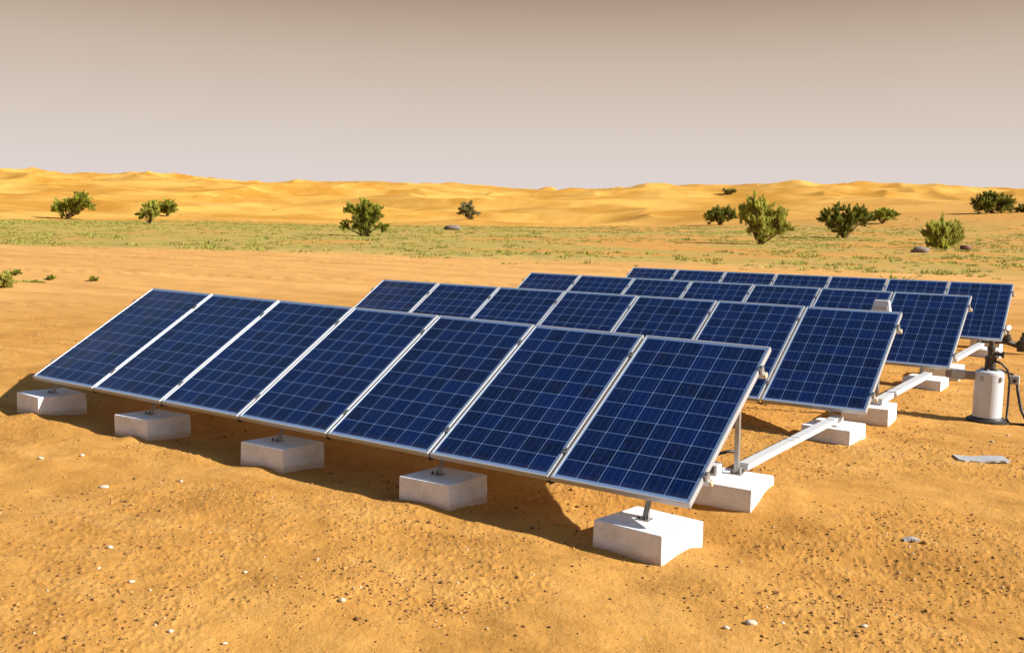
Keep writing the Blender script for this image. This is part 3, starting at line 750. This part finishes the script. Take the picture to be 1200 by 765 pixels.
# ------------------------------------------------------------------ shrubs
def shrub(label, px, py, lobes, mat, nleaf=3200, group='desert shrubs', leafpx=2.1, upward=.5, stems=6, seed=1, cat='shrub', name='desert_shrub', bark=True, t_over=None, thin=.26, feather=.75):
    g = np.random.default_rng(seed)
    if t_over: t = t_over; P = CAM+ray(px, py)*t; P[2] = gz(P[0], P[1])
    else: P, t = on_ground(px, py)
    s_ = t/F_PX
    root = empty(name, P); tag(root, label, cat, group)
    R3 = np.array([RT[0], RT[1], 0]); F3 = np.array([FW[0], FW[1], 0]); U3 = np.array([0, 0, 1.])
    area = np.array([l[2]*l[3] for l in lobes], float); cnt = (1.4*nleaf*area/area.sum()).astype(int)
    Vs, Fs, off = [], [], 0
    tops = []
    for (lx, ly, rx, ry), n_ in zip(lobes, cnt):
        ly -= min(2.5, ly*.12)
        m = n_*3
        # twigs fan out from inside the lobe; leaves sit along them, so the rim stays ragged
        k = max(16, n_//42); dirs = g.normal(size=(k, 3)); dirs[:, 2] = dirs[:, 2]*.9+.25; dirs /= np.linalg.norm(dirs, axis=1)[:, None]
        reach = .68+.66*g.random(k)
        ti = g.integers(0, k, n_); u = .15+.85*g.random(n_)**.7
        off_ = g.normal(size=(n_, 3))*.085
        q = dirs[ti]*(reach[ti]*u)[:, None] + off_
        C = R3*(lx*s_) + U3*(ly*s_) + F3*(g.uniform(-.25, .25)*rx*s_)
        cpos = C + q[:, :1]*rx*s_*R3 + q[:, 1:2]*rx*s_*.85*F3 + q[:, 2:]*ry*s_*U3
        ok = cpos[:, 2] > .02*s_*10
        cpos = cpos[ok]; d = dirs[ti][ok]; n2 = len(cpos)
        bd = cpos/np.linalg.norm(cpos, axis=1)[:, None]; ld = d[:, :1]*R3 + d[:, 1:2]*F3 + d[:, 2:]*U3
        ax = feather*1.3*bd + (1-.6*feather)*ld + .45*upward*U3 + (.62-.34*feather)*g.normal(size=(n2, 3)); ax /= np.linalg.norm(ax, axis=1)[:, None]
        sd_ = np.cross(ax, g.normal(size=(n2, 3))); sd_ /= np.linalg.norm(sd_, axis=1)[:, None]
        ln = leafpx*s_*(.6+1.1*g.random((n2, 1))); wd = ln*thin
        tri = np.stack([cpos-ax*ln*.5, cpos+sd_*wd, cpos+ax*ln*.9, cpos-sd_*wd], 1)
        Vs.append(tri.reshape(-1, 3)); Fs.append(np.arange(n2*4).reshape(-1, 4)+off); off += n2*4
        tops.append((C, rx*s_, ry*s_))
    cr = bpy.data.objects.new('crown', raw_mesh('crown', np.concatenate(Vs), np.concatenate(Fs), mat)); COL.objects.link(cr); cr.parent = root
    if bark:
        b = MB(); rs = random.Random(seed)
        wid = max(abs(l[0])+l[2] for l in lobes)*s_
        for C, rx, ry in tops:
            for j in range(max(2, stems//len(tops))):
                end = Vector(C) + Vector(R3)*rs.uniform(-.55, .55)*rx + Vector(F3)*rs.uniform(-.5, .5)*rx + Vector((0,0,1))*rs.uniform(-.1, .6)*ry
                st = Vector(R3)*rs.uniform(-.05, .05)*wid + Vector((0, 0, -.15))
                m1 = st.lerp(end, .45)+Vector((rs.uniform(-.08, .08), rs.uniform(-.08, .08), .05))*wid*.5
                r0 = max(.03, .55*s_)
                b.tube([st, m1, end], [r0, r0*.7, r0*.25], 6)
        for j in range(stems*3):                                # thin twigs fanning from the foot
            C, rx, ry = tops[j % len(tops)]; end = Vector(C)+Vector(R3)*rs.uniform(-.9, .9)*rx+Vector(F3)*rs.uniform(-.8, .8)*rx+Vector((0, 0, 1))*rs.uniform(-.2, .95)*ry
            b.tube([Vector((0, 0, -.1)), end*.5+Vector((0, 0, .04))*wid, end], [.22*s_, .18*s_, .08*s_], 4)
        b.build('trunk', MAT['bark'], root)
    return root
shrub('two-lobed green shrub at the far left, taller on its right side', 79, 257,
      [(-9, 14, 9, 10), (4, 16, 10, 11), (17, 24, 11, 11), (26, 19, 7, 6)], MAT['leaf'], 3600, seed=1)
shrub('small green tree with a short bare trunk, left of a darker round bush', 176, 262.5,
      [(1, 20, 8, 9), (-9, 13, 6, 5), (4, 13, 6, 6)], MAT['leaf_pale'], 2200, seed=2, stems=7, name='desert_tree', cat='tree')
shrub('dark round bush behind the small tree with a bare trunk', 196, 253.5, [(0, 10, 10, 9), (3, 12, 8, 6)], MAT['leaf'], 1700, seed=3)
shrub('bushy green shrub standing in the grass above the left end of the rows', 426, 277,
      [(0, 37, 10, 9), (-14, 31, 9, 10), (13, 31, 9, 10), (0, 24, 11, 11), (-9, 18, 8, 9), (10, 19, 8, 9), (-22, 12, 6, 7), (22, 14, 8, 6), (0, 8, 9, 8)], MAT['leaf'], 6500, seed=4, upward=.9)
shrub('lone small round grey-green shrub on the dune slope in the middle', 549, 257,
      [(0, 12, 11, 8), (-2, 13, 8, 7), (1, 7, 7, 6)], MAT['leaf_grey'], 2000, seed=5, upward=.6)
shrub('dark rounded shrub just left of the tall feathery shrub', 843, 264,
      [(-5, 12, 10, 10), (5, 15, 8, 9), (13, 13, 6, 8)], MAT['leaf_dark'], 2400, seed=6)
shrub('tallest feathery shrub with a splayed pale green crown', 891, 286.5,
      [(-8, 45, 11, 15), (5, 40, 11, 14), (-20, 36, 7, 13), (20, 33, 11, 12), (2, 26, 13, 13), (27, 21, 9, 9), (15, 19, 10, 11), (-9, 24, 8, 12), (0, 9, 8, 8)], MAT['leaf_pale'], 8500, seed=7, upward=2.0, leafpx=2.6, thin=.22, stems=14)
shrub('dark wide shrub with several upright clumps, right of the tall feathery one', 989, 279,
      [(-22, 26, 10, 10), (-8, 36, 8, 7), (-12, 22, 10, 11), (4, 25, 10, 12), (17, 31, 10, 10), (24, 24, 8, 8), (-2, 10, 10, 9)], MAT['leaf_dark'], 6000, seed=8, upward=.8)
shrub('small spreading green shrub behind the dark wide shrub', 1034, 262,
      [(0, 11, 14, 6), (8, 13, 9, 5), (-8, 9, 8, 6)], MAT['leaf'], 2200, seed=9)
shrub('broom-like light green shrub of thin upright twigs between two rocks', 1104, 292,
      [(0, 23, 10, 14), (-13, 20, 9, 13), (13, 20, 9, 13), (-7, 15, 9, 13), (8, 14, 9, 12), (0, 7, 9, 8)], MAT['leaf_pale'], 7500, seed=10, upward=3.0, thin=.16, leafpx=3.6, stems=12)
shrub('dark dense bush high on the sandy slope at the right', 1162, 250,
      [(-12, 11, 11, 11), (0, 14, 12, 12), (13, 12, 11, 11), (-3, 21, 8, 6)], MAT['leaf_dark'], 4800, seed=11)
shrub('small dark bush at the right edge of the view', 1197, 249, [(0, 5, 7, 5), (5, 5, 6, 4)], MAT['leaf_dark'], 900, seed=12)
shrub('tiny dark bush near the dune crest above the tall feathery shrub', 853, 228.5, [(-3, 4, 5, 4), (6, 4, 5, 3)], MAT['leaf_dark'], 900, seed=13, leafpx=1.1)
shrub('yellow-green tuft at the left edge beside the track', 5, 336, [(0, 8, 13, 8), (-6, 6, 8, 6)], MAT['leaf_pale'], 1500, seed=14, leafpx=2.6, upward=1.5, stems=5, cat='plant', name='desert_plant', group='small plants by the track')
shrub('small green plant just right of the yellow-green tuft', 15, 324, [(0, 3, 8, 3), (5, 4, 5, 3)], MAT['leaf'], 420, seed=15, leafpx=2.2, upward=1.2, stems=4, cat='plant', name='desert_plant', group='small plants by the track')
shrub('tiny flat green plant above the left end of the front row', 58, 327, [(0, 2, 7, 2.5)], MAT['leaf'], 260, seed=16, leafpx=2.0, upward=1.0, stems=3, cat='plant', name='desert_plant', group='small plants by the track')
shrub('tiny upright green plant nearest the front row, left of its top corner', 109, 328.5, [(-1, 3, 3, 3), (2, 2, 4, 2)], MAT['leaf'], 220, seed=17, leafpx=2.0, upward=1.4, stems=3, cat='plant', name='desert_plant', group='small plants by the track')
shrub('low dry tuft between the tiny plants by the track', 36, 331, [(0, 2, 11, 2), (10, 1.5, 8, 1.5)], MAT['leaf_pale'], 320, seed=18, leafpx=1.8, upward=1.0, stems=3, cat='plant', name='desert_plant', group='small plants by the track')

# ------------------------------------------------------------------ grass and low scrub on the plain
def grass():
    g = np.random.default_rng(5); N = 60000
    D = np.sqrt(g.uniform(30**2, 235**2, N)); s = g.uniform(-1.25, 1.25, N); A = np.arctan(s*.54)
    r_, f_ = D*np.sin(A), D*np.cos(A); X = CAM[0]+r_*RT[0]+f_*FW[0]; Y = CAM[1]+r_*RT[1]+f_*FW[1]
    lo = grass_lo(s); sp_ = np.clip(s, 0, 1)
    p = sstep(-3, 8, D-lo)*(1-.97*sstep(150-35*sp_, 200-20*sp_, D))*(1-.15*sp_)
    p = p*(.10+.9*sstep(.40, .62, fbm(X/7, Y/7, 4, 91))) + .012*sstep(-9, 0, D-lo)*(1-sstep(200, 235, D))
    k = np.nonzero(g.random(N) < p*.42)[0]; X, Y, D = X[k], Y[k], D[k]; n = len(X); Z = ground_z(X, Y)
    size = .18+.75*g.random(n)**3.2; h = (.07+.20*size)*(.6+.7*g.random(n))
    nb = 22
    a = g.uniform(0, 6.283, (n, nb)); rr = size[:, None]*g.random((n, nb))**.6
    bx, by = rr*np.cos(a)*.8, rr*np.sin(a)*.8
    base = np.stack([X[:, None]+bx, Y[:, None]+by, np.broadcast_to(Z[:, None], bx.shape)-.01], -1)
    hh = h[:, None]*(.5+.8*g.random((n, nb)))*(1-.5*(rr/size[:, None])**2)
    tip = base + np.stack([bx*.45+.08*size[:, None]*g.normal(size=bx.shape), by*.45+.08*size[:, None]*g.normal(size=bx.shape), hh], -1)
    th = g.uniform(0, 3.14, (n, nb)); w = (.022+.05*size[:, None])*np.ones_like(th)
    sv = np.stack([np.cos(th)*w, np.sin(th)*w, 0*w], -1)
    V = np.stack([base-sv, base+sv, tip], 2).reshape(-1, 3)
    o = bpy.data.objects.new('desert_grass', raw_mesh('desert_grass', V, np.arange(len(V)).reshape(-1, 3), MAT['grass'])); COL.objects.link(o)
    tag(o, 'sparse green and straw coloured tufts covering the plain before the dunes', 'grass', kind='stuff')
    print('grass tufts', n)
grass()
scene.render.engine = 'CYCLES'
